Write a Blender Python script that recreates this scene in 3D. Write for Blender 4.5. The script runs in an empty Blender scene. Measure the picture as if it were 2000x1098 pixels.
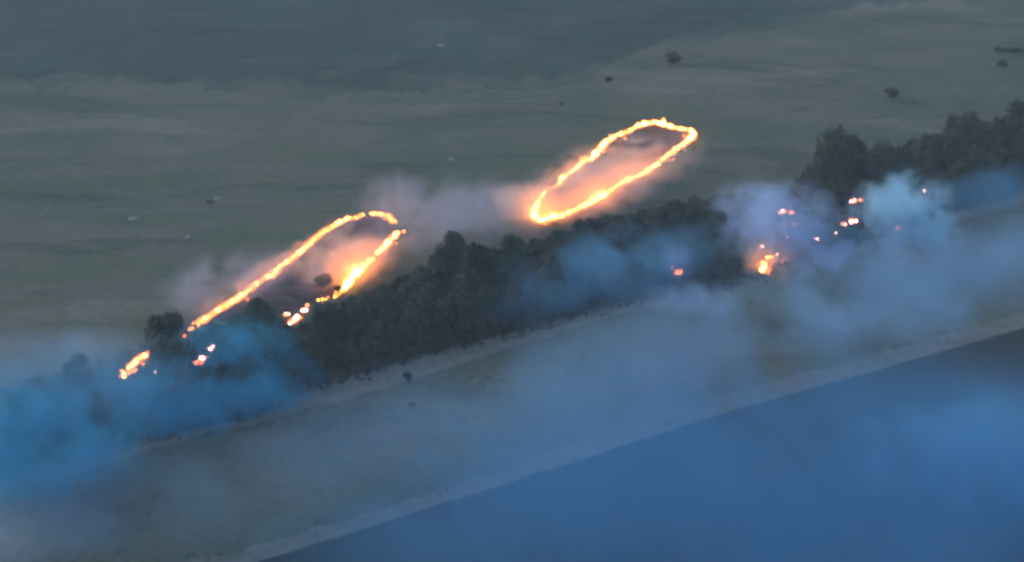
import bpy, math, random
import numpy as np
from mathutils import Vector, noise

R = math.radians
random.seed(7)
rng = np.random.default_rng(7)
S = bpy.context.scene
COL = S.collection

# ------------------------------------------------------------------ camera
CAM_H, PITCH, FPX = 100.0, R(28.0), 2747.0
cd = bpy.data.cameras.new('camera')
cam = bpy.data.objects.new('camera', cd)
COL.objects.link(cam)
cam.location = (0, 0, CAM_H)
cam.rotation_euler = (R(90) - PITCH, 0, 0)
cd.sensor_width = 36.0
cd.lens = 36.0 * FPX / 2000.0
cd.clip_start = 1.0
cd.clip_end = 12000.0
S.camera = cam

# ------------------------------------------------------------------ sky, sun, exposure
w = bpy.data.worlds.new('World')
S.world = w
w.use_nodes = True
nt = w.node_tree
bg = nt.nodes['Background']
sky = nt.nodes.new('ShaderNodeTexSky')
sky.sky_type = 'NISHITA'
sky.sun_disc = False
SUN_EL, SUN_ROT = R(16), R(-60)
sky.sun_elevation = SUN_EL
sky.sun_rotation = SUN_ROT
sky.dust_density = 1.0
sky.ozone_density = 2.5
nt.links.new(sky.outputs[0], bg.inputs[0])
bg.inputs[1].default_value = 0.14
sl = bpy.data.lights.new('sun', 'SUN')
sl.energy = 0.8
sl.angle = R(14)
sl.color = (1.0, 0.86, 0.74)
sun = bpy.data.objects.new('sun', sl)
COL.objects.link(sun)
# Nishita: rotation measured clockwise from +Y
sd = Vector((math.sin(SUN_ROT) * math.cos(SUN_EL), math.cos(SUN_ROT) * math.cos(SUN_EL), math.sin(SUN_EL)))
sun.rotation_euler = sd.to_track_quat('Z', 'Y').to_euler()
S.view_settings.view_transform = 'Standard'
S.view_settings.look = 'None'
S.view_settings.gamma = 1
S.view_settings.use_curve_mapping = False
S.view_settings.exposure = 0.9
S.render.engine = 'CYCLES'
cy = S.cycles
cy.use_denoising = True
cy.use_adaptive_sampling = True
cy.adaptive_threshold = 0.06
cy.adaptive_min_samples = 16
cy.max_bounces = 4
cy.diffuse_bounces = 1
cy.volume_bounces = 3
cy.transparent_max_bounces = 8
cy.volume_step_rate = 3.0
cy.volume_max_steps = 128
cy.sample_clamp_indirect = 6
cy.pixel_filter_type = 'BLACKMAN_HARRIS'
cy.filter_width = 3.4

# ------------------------------------------------------------------ helpers
CP, SP = math.cos(PITCH), math.sin(PITCH)


def at(px, py, z=0.0):
    """point of the plane at height z seen at photo pixel (px, py)"""
    u = (px - 1000.0) / FPX
    v = -(py - 549.0) / FPX
    d = Vector((u, CP + v * SP, -SP + v * CP))
    t = (z - CAM_H) / d.z
    return Vector((d.x * t, d.y * t, z))


def lin(r, g, b):
    f = lambda c: (c / 255.0 / 12.92) if c / 255.0 <= 0.04045 else ((c / 255.0 + 0.055) / 1.055) ** 2.4
    return (f(r), f(g), f(b), 1)


def mesh(name, verts, faces, smooth=False):
    m = bpy.data.meshes.new(name)
    m.from_pydata([tuple(v) for v in verts], [], [tuple(f) for f in faces])
    if smooth:
        m.polygons.foreach_set('use_smooth', [True] * len(m.polygons))
    m.update()
    return m


def ob(name, data, mat=None, parent=None, loc=None, label=None, cat=None, group=None, kind=None):
    o = bpy.data.objects.new(name, data)
    COL.objects.link(o)
    if parent is not None:
        o.parent = parent
    if loc is not None:
        o.location = loc
    if mat is not None and data is not None and not data.materials:
        data.materials.append(mat)
    if label: o['label'] = label
    if cat: o['category'] = cat
    if group: o['group'] = group
    if kind: o['kind'] = kind
    return o


class NT:
    def __init__(s, name):
        s.m = bpy.data.materials.new(name)
        s.m.use_nodes = True
        s.t = s.m.node_tree
        s.t.nodes.clear()
        s.out = s.t.nodes.new('ShaderNodeOutputMaterial')

    def n(s, typ, **kw):
        nd = s.t.nodes.new(typ)
        for k, v in kw.items():
            setattr(nd, k, v)
        return nd

    def l(s, a, b):
        s.t.links.new(a, b)

    def val(s, sock, v):
        if hasattr(v, 'is_linked') or hasattr(v, 'links'):
            s.l(v, sock)
        else:
            sock.default_value = v

    def math(s, op, a, b=0.0, c=0.0, clamp=False):
        nd = s.n('ShaderNodeMath', operation=op, use_clamp=clamp)
        s.val(nd.inputs[0], a); s.val(nd.inputs[1], b); s.val(nd.inputs[2], c)
        return nd.outputs[0]

    def mix(s, f, a, b):
        nd = s.n('ShaderNodeMix', data_type='RGBA')
        s.val(nd.inputs[0], f); s.val(nd.inputs[6], a); s.val(nd.inputs[7], b)
        return nd.outputs[2]

    def noise(s, vec, scale, detail=4, rough=0.55, dist=0.0):
        nd = s.n('ShaderNodeTexNoise')
        nd.inputs['Scale'].default_value = scale
        nd.inputs['Detail'].default_value = detail
        nd.inputs['Roughness'].default_value = rough
        nd.inputs['Distortion'].default_value = dist
        s.l(vec, nd.inputs['Vector'])
        return nd.outputs[0]

    def ramp(s, f, stops):
        nd = s.n('ShaderNodeValToRGB')
        e = nd.color_ramp.elements
        while len(e) > 1: e.remove(e[-1])
        e[0].position, e[0].color = stops[0]
        for p, c in stops[1:]:
            x = e.new(p); x.color = c
        s.l(f, nd.inputs[0])
        return nd.outputs[0]

    def mapping(s, vec, scale=(1, 1, 1), rot=(0, 0, 0)):
        nd = s.n('ShaderNodeMapping')
        nd.inputs['Scale'].default_value = scale
        nd.inputs['Rotation'].default_value = rot
        s.l(vec, nd.inputs['Vector'])
        return nd.outputs[0]


def map01(T, v, a, b):
    nd = T.n('ShaderNodeMapRange', interpolation_type='SMOOTHSTEP')
    T.l(v, nd.inputs[0])
    nd.inputs[1].default_value = a
    nd.inputs[2].default_value = b
    return nd.outputs[0]


BELT_ANG = math.atan2(*(lambda d: (d.y, d.x))(at(2000, 385) - at(0, 950)))


def ground_mat(name, c1, c2, c3, streak=0.3, big=0.02, fine=0.8, bump=0.25):
    """patchy soil and grass: broad patches, streaks along the field's working direction, fine grain"""
    T = NT(name)
    g = T.n('ShaderNodeNewGeometry').outputs['Position']
    al = T.mapping(g, (0.35, 1.6, 1), (0, 0, -BELT_ANG))
    bigp = map01(T, T.noise(g, big, 5, 0.6, 0.6), 0.36, 0.64)
    mid = map01(T, T.noise(al, 0.07, 5, 0.65, 0.5), 0.4, 0.6)
    fin = map01(T, T.noise(g, fine, 5, 0.7), 0.3, 0.7)
    c = T.mix(bigp, c1, c2)
    c = T.mix(T.math('MULTIPLY', mid, 0.6), c, c3)
    pt = map01(T, T.noise(T.mapping(g, (.5, 1.3, 1), (0, 0, .25)), .055, 5, .62, 1.2), .52, .64)
    c = T.mix(T.math('MULTIPLY', pt, .6), c, tuple(k * .62 for k in c2[:3]) + (1,))
    pl = map01(T, T.noise(T.mapping(g, (.6, 1.4, 1), (0, 0, -.2)), .033, 5, .6, .8), .56, .66)
    c = T.mix(T.math('MULTIPLY', pl, .6), c, tuple(min(1, k * 1.35) for k in c3[:3]) + (1,))
    v = T.math('ADD', 1.0 - streak / 2, T.math('MULTIPLY', fin, streak))
    hsv = T.n('ShaderNodeHueSaturation')
    T.l(c, hsv.inputs['Color']); T.l(v, hsv.inputs['Value'])
    b = T.n('ShaderNodeBsdfPrincipled')
    T.l(hsv.outputs[0], b.inputs['Base Color'])
    b.inputs['Roughness'].default_value = 0.95
    b.inputs['Specular IOR Level'].default_value = 0.15
    bp = T.n('ShaderNodeBump')
    bp.inputs['Strength'].default_value = bump
    bp.inputs['Distance'].default_value = 0.5
    T.l(T.noise(g, 1.3, 6, 0.7), bp.inputs['Height'])
    T.l(bp.outputs[0], b.inputs['Normal'])
    T.l(b.outputs[0], T.out.inputs[0])
    return T.m


def C(r, g, b): return (r, g, b, 1)


M = {}
M['field'] = ground_mat('field_grass', C(.108, .122, .074), C(.064, .106, .060), C(.150, .134, .100), .3, .028)
M['far'] = ground_mat('far_crop', C(.034, .074, .050), C(.024, .060, .042), C(.050, .072, .056), 0.2)
M['pale'] = ground_mat('pale_stubble', C(.056, .090, .066), C(.068, .094, .066), C(.048, .080, .056), 0.2)
M['strip'] = ground_mat('strip_grass', C(.185, .18, .115), C(.24, .20, .155), C(.125, .155, .095), 0.3, 0.035)
M['near'] = ground_mat('near_ploughed', C(.040, .050, .046), C(.062, .060, .054), C(.032, .044, .040), 0.25, 0.03)
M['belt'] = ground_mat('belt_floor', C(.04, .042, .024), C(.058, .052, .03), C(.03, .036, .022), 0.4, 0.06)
M['track'] = ground_mat('track_dirt', C(.30, .25, .195), C(.35, .29, .23), C(.25, .215, .165), 0.35, 0.08)
M['verge'] = ground_mat('verge_dry', C(.25, .215, .165), C(.29, .24, .19), C(.21, .19, .145), 0.25, 0.05)
M['field2'] = ground_mat('mauve_grass', C(.125, .118, .096), C(.10, .112, .082), C(.14, .125, .115), .3, .05)
M['margin'] = ground_mat('margin_grass', C(.070, .098, .070), C(.048, .080, .056), C(.095, .10, .08), .3, .05)
M['scorch'] = ground_mat('scorched_earth', C(.085, .06, .06), C(.17, .13, .13), C(.030, .024, .024), 0.4, 0.15)

# ------------------------------------------------------------------ the setting
G0 = 6000.0
ob('ground', mesh('ground', [(-G0, -1500, 0), (G0, -1500, 0), (G0, 9000, 0), (-G0, 9000, 0)], [(0, 1, 2, 3)]),
   M['field'], kind='structure')


def interp(pts, x):
    return float(np.interp(x, [p[0] for p in pts], [p[1] for p in pts]))


def band(name, top, bot, z, mat, x0, x1, step=6, jt=0.0, jb=0.0, seed=0, kind='structure', thick=None):
    """sheet between two edge lines given in photo pixels, with ragged edges (jt, jb in metres)"""
    vs, fs = [], []
    xs = np.arange(x0, x1 + step, step)
    for i, x in enumerate(xs):
        a, b = at(x, top(x)), at(x, bot(x))
        na = noise.fractal(Vector((x * .012, seed, 0)), .7, 2.2, 5) * jt
        nb = noise.fractal(Vector((x * .012, seed + 9.3, 0)), .7, 2.2, 5) * jb
        a *= 1 + na / a.length; b *= 1 + nb / b.length
        a.z = b.z = z
        vs += [a, b]
        if i: fs.append((2 * i - 2, 2 * i - 1, 2 * i + 1, 2 * i))
    return ob(name, mesh(name, vs, fs), mat, kind=kind)


def line(pts):
    """piecewise line with straight extrapolation"""
    def f(x):
        if x <= pts[0][0]: a, b = pts[0], pts[1]
        elif x >= pts[-1][0]: a, b = pts[-2], pts[-1]
        else: return interp(pts, x)
        return a[1] + (x - a[0]) * (b[1] - a[1]) / (b[0] - a[0])
    return f


edge_near = line([(500, 1100), (1050, 926), (1400, 812), (2000, 641)])        # field edge at the lower right
edge_track = line([(0, 958), (300, 872), (560, 800), (800, 738), (1000, 672), (1250, 594), (1600, 500), (1830, 436), (2000, 386)])
belt_bot = line([(-200, 990), (0, 925), (240, 855), (500, 800), (600, 752), (740, 712), (870, 672), (1000, 640), (1180, 592),
                 (1400, 560), (1560, 508), (1700, 462), (1850, 400), (2000, 360)])
# strip of grass between the belt and the near field, near field, verge, track
band('grass_strip', lambda x: edge_track(x) - 34, lambda x: edge_near(x) + 4, .02, M['strip'], -300, 2400, jt=1.5, seed=1)
band('ploughed_field', edge_near, lambda x: edge_near(x) + 1400, .045, M['near'], -1600, 2500, jt=.35, seed=2)
band('verge', lambda x: edge_near(x) - 34 - 6 * math.sin(x * .006), edge_near, .035, M['verge'], -300, 2500, jt=1.1, jb=.35, seed=3)
band('dirt_track', lambda x: edge_track(x) - 7, lambda x: edge_track(x) + 8, .05, M['track'], -300, 2400, jt=1.0, jb=.8, seed=5)
band('bare_soil', lambda x: belt_bot(x) - 4, lambda x: edge_track(x) - 4, .035, M['verge'], 560, 1280, jt=1.6, jb=.8, seed=6)
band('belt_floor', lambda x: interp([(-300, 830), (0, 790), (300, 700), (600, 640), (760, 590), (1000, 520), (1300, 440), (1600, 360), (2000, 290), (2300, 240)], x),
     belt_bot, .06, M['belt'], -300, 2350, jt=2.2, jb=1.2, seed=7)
far_edge = line([(0, 158), (180, 148), (260, 160), (520, 163), (700, 172), (800, 158), (1000, 150), (1130, 140), (1200, 118), (1260, 86),
                 (1480, 50), (1700, 8), (2000, -50)])
band('field_margin', lambda x: far_edge(x) - 60, lambda x: far_edge(x) + 9, .03, M['margin'], -600, 2400, step=4, jb=9.0, seed=18)
band('far_crop', lambda x: far_edge(x) - 420, lambda x: far_edge(x) - 5, .075, M['far'], -600, 2400, step=4, jb=7.0, seed=8)
for nm, cx, cy_, rx, ry, mt in (('stubble_patch', 990, 92, 56, 20, 'pale'), ('stubble_patch', 852, 62, 60, 18, 'pale'),
                                ('stubble_patch', 712, 128, 66, 18, 'pale'), ('stubble_patch', 1330, 96, 30, 12, 'field'),
                                ('stubble_patch', 1180, 30, 120, 12, 'pale')):
    vs = [at(cx, cy_)]
    n = 48
    for k in range(n):
        a = 2 * math.pi * k / n
        q = 1 + .9 * noise.fractal(Vector((math.cos(a) * 1.4, math.sin(a) * 1.4, cx * .01)), .7, 2.2, 4)
        q = max(q, .2)
        vs.append(at(cx + math.cos(a) * rx * q, cy_ + (math.sin(a) * ry - math.cos(a) * rx * .15) * q))
    for v in vs: v.z = .10
    ob(nm, mesh(nm, vs, [(0, 1 + k, 1 + (k + 1) % n) for k in range(n)]), M[mt], kind='structure')

# ------------------------------------------------------------------ grass tufts (nobody could count them)
def foliage_mat(name, c1, c2, trans=0.15):
    T = NT(name)
    g = T.n('ShaderNodeNewGeometry').outputs['Position']
    oi = T.n('ShaderNodeObjectInfo').outputs['Random']
    f = map01(T, T.noise(g, .55, 3, .6), .3, .7)
    f = T.math('ADD', T.math('MULTIPLY', f, .55), T.math('MULTIPLY', oi, .45), clamp=True)
    b = T.n('ShaderNodeBsdfPrincipled')
    T.l(T.mix(f, c1, c2), b.inputs['Base Color'])
    b.inputs['Roughness'].default_value = .8
    b.inputs['Specular IOR Level'].default_value = .2
    T.l(b.outputs[0], T.out.inputs[0])
    return T.m


M['tuft'] = foliage_mat('dry_grass', C(.14, .13, .085), C(.19, .165, .12))
M['tuft_dark'] = foliage_mat('weeds', C(.03, .038, .02), C(.07, .068, .042))
M['leaf_a'] = foliage_mat('leaves_dark', C(.016, .030, .015), C(.062, .084, .038))
M['leaf_b'] = foliage_mat('leaves_dusty', C(.034, .050, .030), C(.10, .115, .062))
M['leaf_c'] = foliage_mat('leaves_brown', C(.036, .036, .026), C(.085, .072, .050))
M['bark'] = ground_mat('bark', C(.10, .08, .06), C(.13, .10, .08), C(.08, .065, .05))


# fires burn in gaps of the belt: no tree stands right in front of one
GAPS = [(240, 735), (250, 720), (283, 692), (312, 732), (265, 705), (300, 690), (300, 730), (355, 660), (375, 640), (390, 705), (412, 680), (560, 615), (600, 600), (575, 640), (660, 575),
        (690, 560), (1325, 540), (1312, 525), (1440, 520), (1470, 540), (1400, 540), (1490, 520), (1520, 500), (1490, 480), (1530, 412), (1550, 415), (1540, 460), (1597, 466),
        (1666, 390), (1664, 430), (1648, 436), (1634, 455), (1752, 446), (1806, 372)]


def clear(x, y, hh):
    for gx, gy in GAPS:
        if abs(x - gx) < (36 if hh > 50 else 22) and gy - 4 < y < gy + hh: return False
    return True


def tufts(name, n, sampler, mat, smin, smax, label=None):
    vs, fs = [], []
    k = 0
    while k < n:
        p = sampler()
        if p is None: continue
        s = random.uniform(smin, smax)
        b = len(vs)
        for j in range(4):
            a = random.uniform(0, 6.283)
            dx, dy = math.cos(a), math.sin(a)
            ox, oy = random.uniform(-s, s) * .7, random.uniform(-s, s) * .7
            h = s * random.uniform(.2, .5)
            i = len(vs)
            wv = s * .45
            vs += [(p.x + ox - dx * wv, p.y + oy - dy * wv, .0), (p.x + ox + dx * wv, p.y + oy + dy * wv, .0),
                   (p.x + ox - dy * wv * .8 + dx * .1, p.y + oy + dx * wv * .8, h)]
            fs.append((i, i + 1, i + 2))
        k += 1
    return ob(name, mesh(name, vs, fs), mat, kind='stuff', label=label, cat='grass')


def s_field():
    x, y = random.uniform(-60, 2060), random.uniform(-30, 900)
    if y > belt_bot(x) - 60: return None
    p = at(x, y)
    if noise.noise(Vector((p.x * .03, p.y * .05, 0))) + .45 * noise.noise(Vector((p.x * .2, p.y * .3, 4))) < random.uniform(-.15, .5): return None
    return p


def s_strip():
    x = random.uniform(-60, 2060)
    y = random.uniform(edge_track(x) + 18, edge_near(x) - 8)
    if y > 1110: return None
    p = at(x, y)
    if noise.noise(Vector((p.x * .05, p.y * .09, 2))) < random.uniform(-.2, .5): return None
    return p


def s_beltedge():
    x = random.uniform(-60, 2060)
    y = random.gauss(belt_bot(x) - 6, 9)
    return at(x, y)


belt_top = lambda x: interp([(-250, 840), (0, 815), (150, 785), (260, 745), (330, 705), (480, 690), (620, 655), (760, 610), (900, 560),
                             (1000, 535), (1180, 500), (1330, 450), (1560, 415), (1620, 365), (1740, 345), (1870, 305), (1960, 285), (2250, 230)], x)


def s_belt():
    x = random.uniform(-60, 2060)
    y = random.uniform(belt_top(x) - 50, belt_bot(x))
    return at(x, y) if clear(x, y, 34) else None


tufts('dry_grass', 6000, s_field, M['tuft'], .12, .3, 'dry grass tufts scattered over the wide field above the fires')
tufts('strip_grass_tufts', 4000, s_strip, M['tuft'], .2, .5, 'short dry grass on the strip between the track and the ploughed field')
tufts('edge_weeds', 3500, s_beltedge, M['tuft_dark'], .5, 1.3, 'dark weeds along the lower edge of the tree belt')
tufts('undergrowth', 9000, s_belt, M['tuft_dark'], .8, 2.2, 'dense dark undergrowth beneath the trees of the belt')

# ------------------------------------------------------------------ trees and shrubs
def crown_mesh(name, h, rad, base, n, lobes, leaf, seed):
    r_ = random.Random(seed)
    L = []
    for i in range(lobes):
        a = r_.uniform(0, 6.283)
        zz = r_.uniform(0, 1)
        rr = rad * (.62 if zz < .6 else .38) * r_.uniform(.3, 1)
        L.append((Vector((math.cos(a) * rr, math.sin(a) * rr, base + (h - base) * (.15 + .72 * zz))), rad * r_.uniform(.32, .55)))
    vs, fs = [], []
    for i in range(n):
        c, lr = r_.choice(L)
        d = Vector((r_.gauss(0, 1), r_.gauss(0, 1), r_.gauss(0, 1) + .25)).normalized()
        p = c + d * lr * (r_.random() ** .4) * 1.0
        if p.z < base * .7: continue
        s = leaf * r_.uniform(.6, 1.3)
        nrm = (d + Vector((r_.gauss(0, .5), r_.gauss(0, .5), r_.gauss(0, .5)))).normalized()
        t = nrm.orthogonal().normalized()
        t.rotate(__import__('mathutils').Quaternion(nrm, r_.uniform(0, 6.28)))
        b = nrm.cross(t)
        k = len(vs)
        vs += [p - t * s, p - b * s * .6, p + t * s, p + b * s * .6 + nrm * s * .25]
        fs.append((k, k + 1, k + 2, k + 3))
    return mesh(name, vs, fs), L


def trunk_mesh(name, h, L, r0, seed):
    r_ = random.Random(seed)
    vs, fs = [], []

    def limb(a, b, ra, rb, seg=3):
        prev = None
        for s in range(seg + 1):
            f = s / seg
            p = a.lerp(b, f) + Vector((r_.gauss(0, .08), r_.gauss(0, .08), 0)) * (1 if 0 < s else 0)
            rr = ra + (rb - ra) * f
            i = len(vs)
            for k in range(6):
                vs.append(p + Vector((math.cos(k * 1.047) * rr, math.sin(k * 1.047) * rr, 0)))
            if prev is not None:
                for k in range(6):
                    fs.append((prev + k, prev + (k + 1) % 6, i + (k + 1) % 6, i + k))
            prev = i
    top = Vector((0, 0, h * .62))
    limb(Vector((0, 0, -.1)), top, r0, r0 * .45, 4)
    for c, lr in L[:6]:
        z0 = min(c.z - .4, h * .55) * .75
        limb(Vector((0, 0, max(z0, .6))), c, r0 * .4, r0 * .1, 3)
    return mesh(name, vs, fs, True)


TREES = []
for i, (h, rad, base, n, lobes, mt) in enumerate([(9.0, 3.0, 2.0, 2600, 15, 'leaf_a'), (8.0, 2.6, 1.4, 2200, 12, 'leaf_b'), (10.0, 2.5, 2.4, 2300, 13, 'leaf_a'),
                                                  (7.0, 2.9, 1.0, 2200, 12, 'leaf_c'), (6.0, 2.2, .8, 1800, 9, 'leaf_b'), (8.5, 3.3, 1.6, 2700, 17, 'leaf_a')]):
    cm, L = crown_mesh('crown', h, rad, base, n, lobes, .30, 100 + i)
    cm.materials.append(M[mt])
    tm = trunk_mesh('trunk', h, L, .17, 200 + i)
    tm.materials.append(M['bark'])
    TREES.append((cm, tm))
SHRUBS = []
for i, (h, rad, n, mt) in enumerate([(2.2, 1.5, 700, 'leaf_a'), (1.8, 1.3, 600, 'leaf_b'), (2.6, 1.7, 800, 'leaf_c')]):
    cm, L = crown_mesh('foliage', h, rad, .15, n, 7, .22, 300 + i)
    cm.materials.append(M[mt])
    tm = trunk_mesh('stem', h, L, .06, 400 + i)
    tm.materials.append(M['bark'])
    SHRUBS.append((cm, tm))


def plant(kind, p, idx, sc, label, group=None, sxy=1.0):
    nm = 'tree' if kind == 'tree' else 'shrub'
    e = ob(nm, None, loc=p, label=label, cat=nm, group=group)
    e.rotation_euler.z = random.uniform(0, 6.283)
    e.scale = (sc * sxy, sc * sxy, sc)
    cm, tm = (TREES if kind == 'tree' else SHRUBS)[idx]
    ob('crown' if kind == 'tree' else 'foliage', cm, parent=e)
    ob('trunk' if kind == 'tree' else 'stem', tm, parent=e)
    return e


# trees that stand out
plant('tree', at(1610, 398), 5, 1.5, 'tall round-topped dark tree standing up at the left end of the right-hand trees', sxy=.95)
plant('tree', at(1655, 386), 2, 1.15, 'dark tree close behind the burning spots beside the brightest blue smoke')
plant('tree', at(332, 716), 5, .98, 'lone round dark tree at the lower end of the left fire line')
plant('tree', at(1985, 318), 5, 1.35, 'large dark tree at the right edge of the picture')
plant('tree', at(1868, 345), 0, 1.3, 'narrow tree rising highest in the right-hand part of the belt')
plant('shrub', at(632, 566), 1, 1.15, 'low wide bush against the orange glow under the left fire loop', sxy=1.5)
plant('shrub', at(660, 574), 1, .6, 'smaller bush at the foot of the short thick flame band', sxy=1.3)

ZN = [(110, 'in the blue smoke at the far left edge'), (330, 'around the hooked flames at far left'), (600, 'just right of the lone round tree'),
      (760, 'straight below the short thick flame band'), (900, 'above the strip of bare soil'), (1060, 'between the two fire loops'),
      (1240, 'below the right fire ring'), (1420, 'around the pair of pale burning spots'), (1600, 'around the mauve smoke'),
      (1720, 'around the tall dark tree'), (1880, 'above the brightest blue smoke'), (9999, 'at the right-hand edge')]
LOOKS = ['wide dark green', 'dusty green', 'tall narrow dark', 'brownish', 'small dusty green', 'broad-crowned dark']
pts = []
tries = 0
while len(pts) < 260 and tries < 60000:
    tries += 1
    x = random.uniform(-130, 2120)
    y = random.uniform(belt_top(x), belt_bot(x) - 10)
    if 1280 < x < 1590 and random.random() < .6: continue
    if not clear(x, y, 112): continue
    p = at(x, y)
    if all((p - q[0]).length > 3.0 for q in pts):
        pts.append((p, x, y))
for p, x, y in pts:
    zn = next(z for z in ZN if x < z[0])[1]
    f = (y - belt_top(x)) / max(1, belt_bot(x) - belt_top(x))
    row = 'front-row' if f > .66 else ('middle-row' if f > .33 else 'back-row')
    sc = random.uniform(.5, 1.08)
    if 1080 < x < 1600: sc *= .72
    if x < 320: sc *= .78
    i = random.choice([0, 1, 2, 3, 4, 5, 0, 5])
    plant('tree', p, i, sc, '%s %s tree %s' % (LOOKS[i], row.replace('-row', ''), zn), '%s trees %s' % (row, zn), sxy=random.uniform(.9, 1.15))

# shrubs in the scrub between the right ring and the belt, and along the belt's upper edge
SL = ['dark green', 'dusty', 'brownish']
k = 0
while k < 70:
    x = random.uniform(1150, 1600)
    y = random.uniform(395, 480)
    if y < 455 - (x - 1100) * .12 or y > belt_top(x) + 20 or not clear(x, y, 30): continue
    i = random.randrange(3)
    side = 'left' if x < 1300 else ('middle' if x < 1450 else 'right')
    plant('shrub', at(x, y), i, random.uniform(.8, 1.5), 'low %s shrub in the %s of the scrub below the right fire ring' % (SL[i], side),
          'shrubs in the scrub below the right fire ring')
    k += 1
for k in range(60):
    x = random.uniform(-60, 2060)
    y = belt_top(x) - random.uniform(0, 22)
    if 200 < x < 640 or not clear(x, y, 30): continue
    i = random.randrange(3)
    zn = next(z for z in ZN if x < z[0])[1]
    plant('shrub', at(x, y), i, random.uniform(.8, 1.5), '%s shrub behind the belt %s' % (SL[i], zn), 'shrubs on the upper edge of the belt')
# lone shrubs on the field and the track
for x, y, s_, sx, lb in ((1313, 126, 1.05, 1.7, 'lone dark bush in the upper field above and right of the right fire ring'),
                         (1740, 194, .95, 1.5, 'lone dark bush in the field above the right-hand trees'),
                         (1957, 135, .8, 1.5, 'small dark bush near the right edge of the upper field, just under a dark strip'),
                         (1188, 160, .45, 1.8, 'small faint bush in the field left of the biggest lone bush'),
                         (797, 746, .62, 1.0, 'small dark bush standing on the pale dirt track'),
                         (805, 796, .3, 1.6, 'low faint weed clump on the grass strip below the dark bush'),
                         (410, 398, .25, 2.2, 'low faint weed clump in the field upper left of the left fire loop'),
                         (1095, 207, .3, 1.6, 'tiny weed clump in the field left of the right fire ring')):
    plant('shrub', at(x, y), 0, s_, lb, sxy=sx)
# dark strip of weeds at the right edge
for k, (x, y) in enumerate(((1950, 102), (1968, 103), (1986, 104), (2004, 104))):
    plant('shrub', at(x, y), 0, .5, 'low dark weeds in a narrow strip at the right edge of the upper field', 'strip of weeds at the right edge', sxy=2.0)

# pale debris lying in the field
T = NT('pale_chalk')
b = T.n('ShaderNodeBsdfPrincipled')
g = T.n('ShaderNodeNewGeometry').outputs['Position']
T.l(T.mix(T.noise(g, 3, 4), C(.22, .23, .20), C(.34, .34, .30)), b.inputs['Base Color'])
T.l(b.outputs[0], T.out.inputs[0])
M['chalk'] = T.m


def stone(px, py, wm, lb, hgt=.35, ang=0.0, col='chalk'):
    vs, fs = [], []
    n, rings = 12, 4
    r_ = random.Random(int(px))
    for j in range(rings):
        f = j / (rings - 1)
        for k in range(n):
            a = 2 * math.pi * k / n
            q = (1 - f * f * .8) * (1 + .3 * noise.noise(Vector((math.cos(a) * 2, math.sin(a) * 2, px + f))))
            x, y = math.cos(a) * wm * .5 * q, math.sin(a) * wm * .22 * q
            vs.append((x * math.cos(ang) - y * math.sin(ang), x * math.sin(ang) + y * math.cos(ang), hgt * f * (1 + .3 * r_.random())))
            if j:
                fs.append(((j - 1) * n + k, (j - 1) * n + (k + 1) % n, j * n + (k + 1) % n, j * n + k))
    fs.append(tuple(range((rings - 1) * n, rings * n)))
    ob('stone', mesh('stone', vs, fs), M[col], loc=at(px, py), label=lb, cat='stone')


stone(262, 428, 1.9, 'flat pale stone lying in the field left of the left fire loop')
stone(862, 90, 2.0, 'pale speck of stone in the dark far field near the top')
stone(882, 312, 1.3, 'pale stone lying in the field between the two fire loops')
stone(368, 464, 1.1, 'small tilted pale stone upper left of the left fire line', ang=.9)
stone(1092, 207, .7, 'tiny pale stone in the field left of the right fire ring')
stone(424, 388, 1.5, 'dull pale stone beside the faint weeds upper left of the left fire loop', .2)

# ------------------------------------------------------------------ fire
def flame_mat(name, hot, tip, k0, k1):
    T = NT(name)
    tc = T.n('ShaderNodeTexCoord').outputs['Object']
    sx = T.n('ShaderNodeSeparateXYZ')
    T.l(tc, sx.inputs[0])
    g = T.n('ShaderNodeNewGeometry').outputs['Position']
    z = T.math('ADD', sx.outputs[2], T.math('MULTIPLY', T.math('SUBTRACT', T.noise(g, 1.2, 3), .5), 1.0))
    f = map01(T, z, .1, 1.0)
    e = T.n('ShaderNodeEmission')
    T.l(T.mix(f, hot, tip), e.inputs[0])
    T.l(T.math('ADD', k0, T.math('MULTIPLY', f, k1 - k0)), e.inputs[1])
    T.l(e.outputs[0], T.out.inputs[0])
    return T.m


M['flame'] = flame_mat('flame', C(1, .36, .05), C(1, .20, .02), 48.0, 12.0)
M['flame_pink'] = flame_mat('flame_pink', C(1, .52, .48), C(1, .26, .18), 30, 9.0)
M['flame_halo'] = flame_mat('flame_halo', C(1, .28, .06), C(1, .16, .03), 3.4, 1.6)
M['ember'] = flame_mat('ember', C(1, .18, .03), C(1, .13, .02), 2.6, 1.6)


def tongue(vs, fs, x, y, r, h, lean, r_):
    n = 6
    rings = [(0, .8), (.18, 1.0), (.45, .72), (.72, .36)]
    ph = r_.uniform(0, 6)
    base = len(vs)
    for j, (f, q) in enumerate(rings):
        ox = lean[0] * f * f + math.sin(ph + f * 5) * r * .2
        oy = lean[1] * f * f + math.cos(ph + f * 4) * r * .2
        for k in range(n):
            a = 6.283 * k / n + f
            vs.append((x + ox + math.cos(a) * r * q, y + oy + math.sin(a) * r * q, h * f))
            if j:
                fs.append((base + (j - 1) * n + k, base + (j - 1) * n + (k + 1) % n, base + j * n + (k + 1) % n, base + j * n + k))
    vs.append((x + lean[0] * 1.1, y + lean[1] * 1.1, h))
    t = len(vs) - 1
    for k in range(n):
        fs.append((base + 3 * n + k, base + 3 * n + (k + 1) % n, t))


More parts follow.
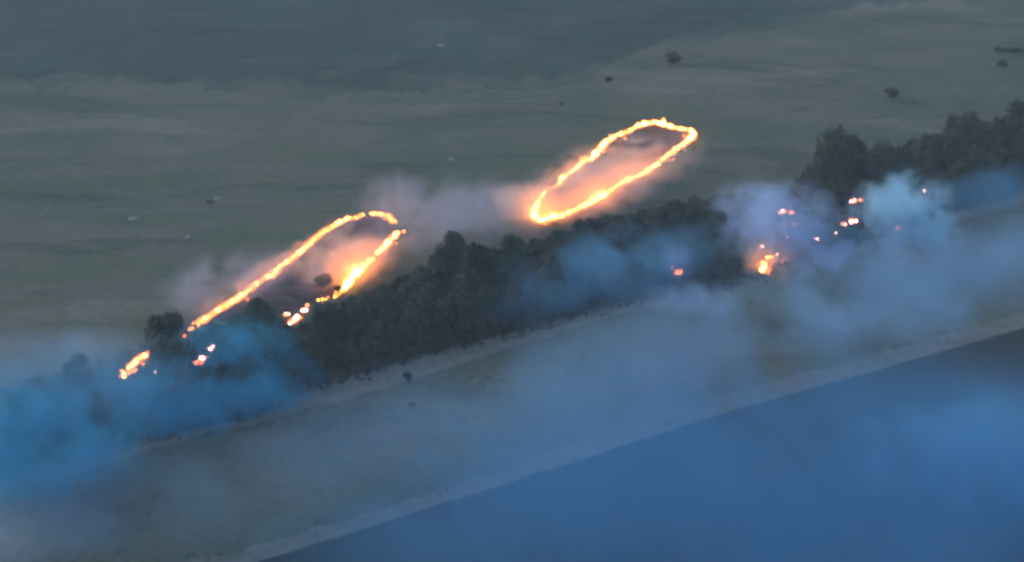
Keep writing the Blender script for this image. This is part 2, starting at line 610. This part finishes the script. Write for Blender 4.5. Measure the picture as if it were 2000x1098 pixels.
def flame_meshes(mat, count=7, seed=0):
    out = []
    for i in range(count):
        r_ = random.Random(seed + i)
        vs, fs = [], []
        for j in range(3):
            tongue(vs, fs, r_.uniform(-.35, .35), r_.uniform(-.3, .3), r_.uniform(.22, .42), r_.uniform(.45, 1.15),
                   (r_.uniform(-.25, .25), r_.uniform(-.1, .3)), r_)
        m = mesh('flame', vs, fs, True)
        m.materials.append(mat)
        out.append(m)
    return out


FL = flame_meshes(M['flame'], 8, 10)
FP = flame_meshes(M['flame_pink'], 5, 50)
FHALO = flame_meshes(M['flame_halo'], 5, 70)


def resample(pts, step):
    out = []
    for (a, wa), (b, wb) in zip(pts[:-1], pts[1:]):
        L = (b - a).length
        n = max(1, int(L / step))
        for i in range(n):
            f = i / n
            out.append((a.lerp(b, f), wa + (wb - wa) * f))
    out.append(pts[-1])
    return out


def fire(label, strokes, meshes=None, name='fire_line', cat='fire', step=.5, group=None, z=0.0, thick=1.0):
    """strokes: lists of (px, py, width in photo pixels) on the ground; the flames are parts"""
    first = at(*strokes[0][0][:2])
    e = ob(name, None, loc=first, label=label, cat=cat, group=group)
    meshes = meshes or FL
    bv, bf = [], []
    for st in strokes:
        P = [(at(x, y + wd * .35), wd / 12.0) for x, y, wd in st]
        if len(P) == 1:
            a_ = random.uniform(-.7, .7)
            q_ = Vector((math.cos(a_), math.sin(a_) * 1.6, 0)) * P[0][1] * .38
            P = [(P[0][0] - q_ * 1.3, P[0][1] * .5), (P[0][0], P[0][1] * .85), (P[0][0] + q_ * 1.2 + Vector((0, .25, 0)), P[0][1] * .4)]
        Q = resample(P, step)
        for i, (p, wd) in enumerate(Q):
            f = ob('flame', random.choice(meshes), parent=e)
            j = wd * random.uniform(.55, 1.3)
            n_ = noise.noise(Vector((p.x * .35, p.y * .35, 3.3)))
            j *= (1 + .6 * n_) * (1 + 1.1 * noise.noise(Vector((p.x * 1.3, p.y * 1.3, 8.1)))) * thick
            f.location = p - first + Vector((random.gauss(0, .08), random.gauss(0, .12) + .35 * n_, z))
            f.rotation_euler = (0, 0, random.uniform(0, 6.283))
            f.scale = (max(j, .2) * .46 * random.uniform(.6, 1.3), max(j, .2) * .46 * random.uniform(.6, 1.3), max(j, .22) * .66)
            if meshes is FL and len(st) > 2 and random.random() < .9:      # low orange flames added beside the hot line to form its halo
                g_ = ob('flame', random.choice(FHALO), parent=e)
                g_.location = p - first + Vector((random.gauss(0, .45), random.gauss(0, .75), 0))
                g_.rotation_euler = (0, 0, random.uniform(0, 6.283))
                k_ = random.uniform(.16, .5)
                g_.scale = (k_, k_, k_ * random.uniform(.6, 1.1))
            # ember bed ribbon
            q2 = Q[min(i + 1, len(Q) - 1)][0]
            q1 = Q[max(i - 1, 0)][0]
            d = (q2 - q1)
            d = Vector((1, 0, 0)) if d.length < 1e-4 else d.normalized()
            sd_ = Vector((-d.y, d.x, 0)) * (wd * .5 + .25) * (1 + .6 * noise.noise(p * .8))
            a = len(bv)
            bv += [p - first - sd_ + Vector((0, 0, .09)), p - first + sd_ + Vector((0, 0, .09))]
            if i: bf.append((a - 2, a - 1, a + 1, a))
    if len(bf) > 2:
        ob('ember_bed', mesh('ember_bed', bv, bf), M['ember'], parent=e)
    return e


def Z3(pts):  # points read from an enlargement of the right ring
    return [(950 + x / 3.66, 180 + y / 3.66, w_ / 3.66) for x, y, w_ in pts]


def Z2(pts):
    return [(320 + x / 3.66, 350 + y / 3.66, w_ / 3.66) for x, y, w_ in pts]


def Z1(pts):
    return [(x / 2.746, 500 + y / 2.746, w_ / 2.746) for x, y, w_ in pts]


def Z4(pts):
    return [(1250 + x / 3.077, 330 + y / 3.077, w_ / 3.077) for x, y, w_ in pts]


ringA = [Z3([(1075, 242, 26), (1130, 222, 34), (1200, 200, 46), (1260, 218, 46), (1330, 242, 40), (1400, 252, 40), (1460, 262, 42), (1480, 290, 40),
             (1462, 322, 38), (1410, 365, 34), (1340, 412, 30), (1280, 460, 24), (1215, 508, 26), (1165, 545, 46), (1100, 582, 44), (1030, 612, 42),
             (950, 648, 48), (890, 692, 42), (820, 740, 44), (740, 780, 48), (640, 825, 52), (540, 868, 50), (470, 890, 46), (390, 905, 56), (340, 885, 52),
             (345, 840, 40), (375, 775, 32), (410, 725, 22), (435, 700, 14)]),
         Z3([(440, 697, 10), (482, 680, 12), (520, 664, 14)]),
         Z3([(527, 655, 22), (545, 612, 26), (600, 572, 26), (650, 537, 28), (695, 492, 28), (755, 466, 34), (800, 410, 36), (850, 352, 40), (920, 306, 36),
             (980, 285, 34), (1030, 268, 24), (1062, 252, 16)])]
fire('complete bright ring of flames burning on the open field, right of centre', ringA)
ringB = [Z2([(248, 1022, 34), (330, 968, 32), (420, 905, 40), (520, 848, 40), (580, 808, 32), (660, 742, 34), (705, 713, 28), (770, 672, 50), (830, 622, 30),
             (900, 572, 34), (990, 505, 30), (1040, 452, 34), (1100, 400, 28), (1150, 362, 32), (1220, 322, 36), (1310, 277, 28), (1380, 270, 26), (1425, 250, 16)]),
         Z2([(1482, 240, 38), (1530, 242, 28), (1600, 254, 26), (1622, 285, 26), (1650, 306, 20)])]
fire('long thin line of flames curving over the top of the left, open loop', ringB, thick=.72)
fire('short thick band of yellow flames closing the right side of the left loop',
     [Z2([(1676, 370, 30), (1620, 420, 44), (1560, 490, 50), (1522, 522, 34)]),
      Z2([(1500, 556, 36), (1430, 612, 54), (1380, 652, 60), (1330, 712, 56), (1308, 760, 36), (1260, 802, 20), (1222, 835, 12)])], thick=1.12)
fire('thin dying trail of sparks under the short thick flame band', [Z2([(1170, 850, 8), (1140, 862, 8), (1105, 872, 7)])], name='spark_trail')
fire('cluster of pinkish burning spots just below the left loop',
     [Z2([(880, 962, 26)]), Z2([(985, 935, 26), (1010, 930, 28)]), Z2([(1028, 900, 18)]), Z2([(900, 1028, 18), (935, 1000, 28), (970, 975, 22)]), Z2([(850, 1075, 10)])], FP, 'burning_patch')
fire('two small spots of fire beside the lone round tree, at the flame line\'s lower end',
     [Z1([(1025, 388, 18)]), Z1([(958, 438, 22), (985, 418, 14)])], FP, 'burning_patch')
fire('short hooked line of flames, leftmost of the fires', [Z1([(838, 507, 10), (802, 515, 20), (742, 550, 24), (700, 588, 24), (655, 608, 30), (668, 636, 32)]),
      Z1([(700, 622, 12), (730, 608, 10)])])
fire('faint pink embers in blue smoke just right of the hooked flames', [Z1([(800, 622, 9), (830, 626, 10), (858, 628, 12)])], FP, 'embers')
fire('three small pinkish spots burning in blue smoke below the lone round tree', [Z1([(1065, 562, 34)]), Z1([(1105, 537, 12)]), Z1([(1125, 500, 20), (1142, 487, 16)])], FP, 'burning_patch')
fire('brightest round blaze of the right-hand fires, orange beside the track', [Z4([(728, 602, 64), (742, 578, 74), (738, 550, 48)]), Z4([(790, 528, 26), (765, 530, 20)])], None, 'burning_patch')
fire('small pink spot just above right of the brightest round blaze', [Z4([(828, 508, 34)])], FP, 'burning_patch')
fire('tiny pale spot right above the brightest round blaze', [Z4([(735, 462, 20)])], FP, 'burning_patch')
fire('pair of pale burning spots in a small grey puff left of the brightest blaze', [Z4([(240, 630, 22), (232, 605, 16)]), Z4([(196, 596, 10)])], FP, 'burning_patch')
fire('upper wide cluster of pink flames inside the mauve smoke', [Z4([(835, 262, 16), (858, 250, 22), (880, 252, 20)]), Z4([(905, 250, 12), (915, 268, 12)])], FP, 'burning_patch')
fire('lower pink flames inside the mauve smoke, above the brightest blaze', [Z4([(850, 402, 14), (885, 408, 22)]), Z4([(905, 380, 14), (930, 382, 10)])], FP, 'burning_patch')
fire('short white-pink streak of fire between mauve smoke and blue smoke', [Z4([(1042, 408, 16), (1070, 418, 22), (1095, 430, 20)])], FP, 'burning_patch')
fire('bright white-hot spot at the foot of the tall dark tree, highest of a column', [Z4([(1282, 186, 32)]), Z4([(1325, 187, 12)])], FP, 'burning_patch')
fire('broad salmon-pink patch of fire under the white-hot spot, beside dark trees', [Z4([(1265, 305, 34), (1292, 300, 36)]), Z4([(1225, 326, 22)])], FP, 'burning_patch')
fire('faint small spot of fire lowest of those by the tall dark tree', [Z4([(1180, 382, 16)])], FP, 'burning_patch')
fire('slanting white spot of fire right of the dark strip, under blue smoke', [Z4([(1535, 368, 16), (1560, 345, 22)])], FP, 'burning_patch')
fire('tiny lone white spark farthest right of the fires', [Z4([(1710, 128, 18)])], FP, 'spark')

fire('loose scatter of tiny embers just right of the brightest round blaze', [Z4([(850, 560, 10)]), Z4([(800, 548, 12)]), Z4([(862, 535, 8)])], FP, 'embers')
fire('two tiny embers between the upper and lower pink flames in mauve smoke', [Z4([(925, 330, 9)]), Z4([(860, 330, 8)])], FP, 'embers')

# scorched ground inside the loops
def patch(name, poly, z, mat):
    vs = [at(*q) for q in poly]
    for v in vs: v.z = z
    c = sum(vs, Vector()) / len(vs)
    c.z = z
    n = len(vs)
    ob(name, mesh(name, [c] + vs, [(0, 1 + k, 1 + (k + 1) % n) for k in range(n)]), mat, kind='structure')


patch('scorched_ground', [q[:2] for q in ringA[0]] + [q[:2] for q in ringA[2]], .07, M['scorch'])
patch('scorched_ground', [(400, 618), (470, 575), (560, 505), (640, 440), (725, 415), (768, 430), (776, 456), (735, 500), (690, 545), (640, 580), (560, 610), (470, 640)], .07, M['scorch'])

# ------------------------------------------------------------------ smoke
def smoke_mat(name, col, dens, cut=.25, scale=.12):
    T = NT(name)
    tc = T.n('ShaderNodeTexCoord').outputs['Object']
    ln = T.n('ShaderNodeVectorMath', operation='LENGTH')
    T.l(tc, ln.inputs[0])
    fall = T.math('SUBTRACT', 1.0, ln.outputs['Value'])
    g = T.n('ShaderNodeNewGeometry').outputs['Position']
    n1 = T.noise(g, scale, 4, .6, .8)
    n2 = T.noise(g, scale * 3.1, 2, .55, .3)
    nn = T.math('ADD', T.math('SUBTRACT', n1, .5), T.math('MULTIPLY', T.math('SUBTRACT', n2, .5), .45))
    d = T.math('ADD', T.math('MULTIPLY', fall, 1.35), T.math('MULTIPLY', nn, 4.4))
    d = T.math('MULTIPLY', map01(T, d, cut, cut + 1.2), map01(T, fall, .0, .6))
    d = T.math('MULTIPLY', d, dens)
    v = T.n('ShaderNodeVolumePrincipled')
    v.inputs['Color'].default_value = col
    v.inputs['Anisotropy'].default_value = 0.0
    T.l(d, v.inputs['Density'])
    T.l(v.outputs[0], T.out.inputs['Volume'])
    return T.m


def ico(sub):
    import bmesh
    bm = bmesh.new()
    bmesh.ops.create_icosphere(bm, subdivisions=sub, radius=1.0)
    v = [x.co.copy() for x in bm.verts]
    f = [[y.index for y in x.verts] for x in bm.faces]
    bm.free()
    return v, f


IV, IF = ico(3)


def smoke(px, py, h, rad, mat, label, name='smoke_plume', rot=0.0, kind=None, lean=0.0):
    c = at(px, py, h)
    sd_ = px * .013 + py * .007
    vs = []
    for v in IV:
        q = 1.0 + .12 * noise.noise(v * 1.8 + Vector((sd_, 0, 0)))
        vs.append(v * q)
    m = mesh(name, vs, IF, True)
    o = ob(name, m, SM[mat], loc=c, label=label, cat='smoke', kind=kind)
    o.scale = rad
    o.rotation_euler = (0, lean, rot)
    return o


SM = {
    'blue': smoke_mat('smoke_blue', C(.07, .46, .72), .20, .0, .13),
    'teal': smoke_mat('smoke_teal', C(.18, .50, .76), .085, -.1, .10),
    'bright': smoke_mat('smoke_bright', C(.54, .84, 1.0), .50, .15, .17),
    'mauve': smoke_mat('smoke_mauve', C(.54, .73, 1.0), .20, .0, .13),
    'grey': smoke_mat('smoke_grey', C(.64, .68, .86), .064, -.1, .10),
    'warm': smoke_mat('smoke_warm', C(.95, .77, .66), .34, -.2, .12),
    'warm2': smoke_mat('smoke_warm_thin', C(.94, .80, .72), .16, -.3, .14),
    'drift': smoke_mat('smoke_drift', C(.11, .44, .80), .042, -.4, .035),
    'pale': smoke_mat('smoke_pale', C(.46, .62, .78), .030, -.1, .05),
    'azure': smoke_mat('smoke_azure', C(.34, .64, .95), .060, -.2, .05),
    'thin': smoke_mat('smoke_thin', C(.36, .60, .84), .043, -.1, .05),
}
BA = BELT_ANG
smoke(460, 700, 6, (11, 9, 7), 'blue', 'round dome of blue smoke over the belt beside the lone round tree')
smoke(275, 775, 5, (9, 8, 5.5), 'blue', 'bright blue smoke around the hooked flames at far left')
smoke(50, 870, 7, (21, 13, 7), 'blue', 'broad dense blue smoke over the trees in the lower left corner')
smoke(440, 785, 5, (17, 7, 4.5), 'blue', 'low bank of blue smoke along the belt edge below the dome of smoke', rot=BA)
smoke(150, 685, 6, (4, 4, 3.5), 'thin', 'small pale puff of smoke upper left of the hooked flames')
smoke(1510, 440, 5, (13, 11, 9), 'mauve', 'big mauve smoke cloud around the pink flames, left of the tall dark tree')
smoke(1764, 418, 4.2, (12, 9, 9), 'bright', 'brightest blue smoke puff, right of the tall dark tree')
smoke(1325, 512, 5, (3.6, 3, 3.8), 'mauve', 'small grey puff over the pair of pale burning spots')
smoke(1200, 530, 5, (26, 11, 7), 'teal', 'blue smoke drifting low through the belt below the right fire ring', rot=BA)
smoke(1640, 505, 3, (11, 5, 3.5), 'mauve', 'low pale blue smoke lying over the track below the right fires', rot=BA)
smoke(1340, 585, 3, (9, 5, 3.5), 'mauve', 'pale smoke on the belt edge where the track passes the middle')
smoke(870, 420, 5, (21, 10, 7), 'grey', 'mauve-grey smoke cloud drifting between the two fire loops', rot=BA * .6)
smoke(770, 385, 5, (9, 7, 6), 'grey', 'grey smoke puff behind the top of the left loop')
smoke(440, 550, 3, (15, 8, 5), 'grey', 'thin grey smoke hanging behind the lower end of the left fire line', rot=BA)
smoke(120, 700, 6, (22, 8, 5), 'thin', 'thin greyish smoke behind the trees at far left')
smoke(1150, 375, 1.2, (21, 11, 3.2), 'warm', 'fire-lit orange and pink smoke filling the right ring', rot=R(50))
smoke(1015, 392, 2.5, (8, 6, 4), 'warm2', 'pinkish fire-lit smoke spilling off the left end of the right ring')
_d = at(725, 415) - at(385, 628)
smoke(550, 522, 1.0, (_d.length * .62, 4.2, 2.4), 'warm2', 'added thin smoke forming the halo of the long left fire line', rot=math.atan2(_d.y, _d.x))  # low smoke added to make an orange halo along the flames
smoke(682, 512, 2.0, (10.5, 7, 4.6), 'warm', 'orange fire-lit smoke puff inside the lower part of the left loop', rot=R(48))
smoke(1498, 508, 2.0, (6.5, 5.5, 4), 'warm2', 'small fire-lit smoke around the brightest round blaze')
smoke(1560, 980, 6, (80, 38, 11), 'drift', 'wide thin sheet of blue smoke drifting over the ploughed field at lower right', name='drifting_smoke', kind='stuff')
smoke(1790, 555, 5, (44, 17, 7), 'azure', 'thin blue smoke over the grass strip at right', name='drifting_smoke', kind='stuff', rot=BA)
smoke(1330, 680, 5, (36, 17, 7), 'thin', 'thin smoke over the middle of the grass strip', name='drifting_smoke', kind='stuff', rot=BA)
smoke(1945, 372, 4, (18, 6, 5), 'teal', 'thin blue smoke along the foot of the trees at the right edge', rot=BA)
smoke(130, 775, 7, (24, 10, 8), 'teal', 'blue haze of smoke rising through the trees at far left')
smoke(1800, 460, 3, (14, 6, 5), 'azure', 'pale wisp of smoke trailing from the brightest puff down over the track', rot=BA)
smoke(1640, 465, 3, (12, 6, 5), 'teal', 'thin blue smoke joining the mauve cloud and the brightest puff')
smoke(640, 900, 4, (36, 12, 5), 'pale', 'thin smoke over the grass strip left of the dark bush', name='drifting_smoke', kind='stuff', rot=BA)
smoke(1197, 335, 1.0, (27, 14, 2.4), 'warm2', 'added thin smoke carrying the fire glow all round the right ring', rot=R(50))  # wider smoke layer added so the ring's glow spreads past the flames
smoke(1940, 880, 6, (24, 14, 8), 'teal', 'paler blue smoke brightening the lower right of the ploughed field')
smoke(100, 1000, 4, (26, 13, 6), 'thin', 'thin pale smoke over the track at lower left', name='drifting_smoke', kind='stuff', rot=BA)

# ------------------------------------------------------------------ haze
T = NT('haze_air')
v = T.n('ShaderNodeVolumePrincipled')
v.inputs['Color'].default_value = C(.75, .87, 1.0)
v.inputs['Density'].default_value = .00035
T.l(v.outputs[0], T.out.inputs['Volume'])
hx, hy0, hy1, z0, z1 = G0 + 50, -1550, 9050, -1.0, CAM_H + 8
hv = [(x, y, z) for z in (z0, z1) for x, y in ((-hx, hy0), (hx, hy0), (hx, hy1), (-hx, hy1))]
ob('haze', mesh('haze', hv, [(3, 2, 1, 0), (4, 5, 6, 7), (0, 1, 5, 4), (1, 2, 6, 5), (2, 3, 7, 6), (3, 0, 4, 7)]), T.m, kind='stuff')
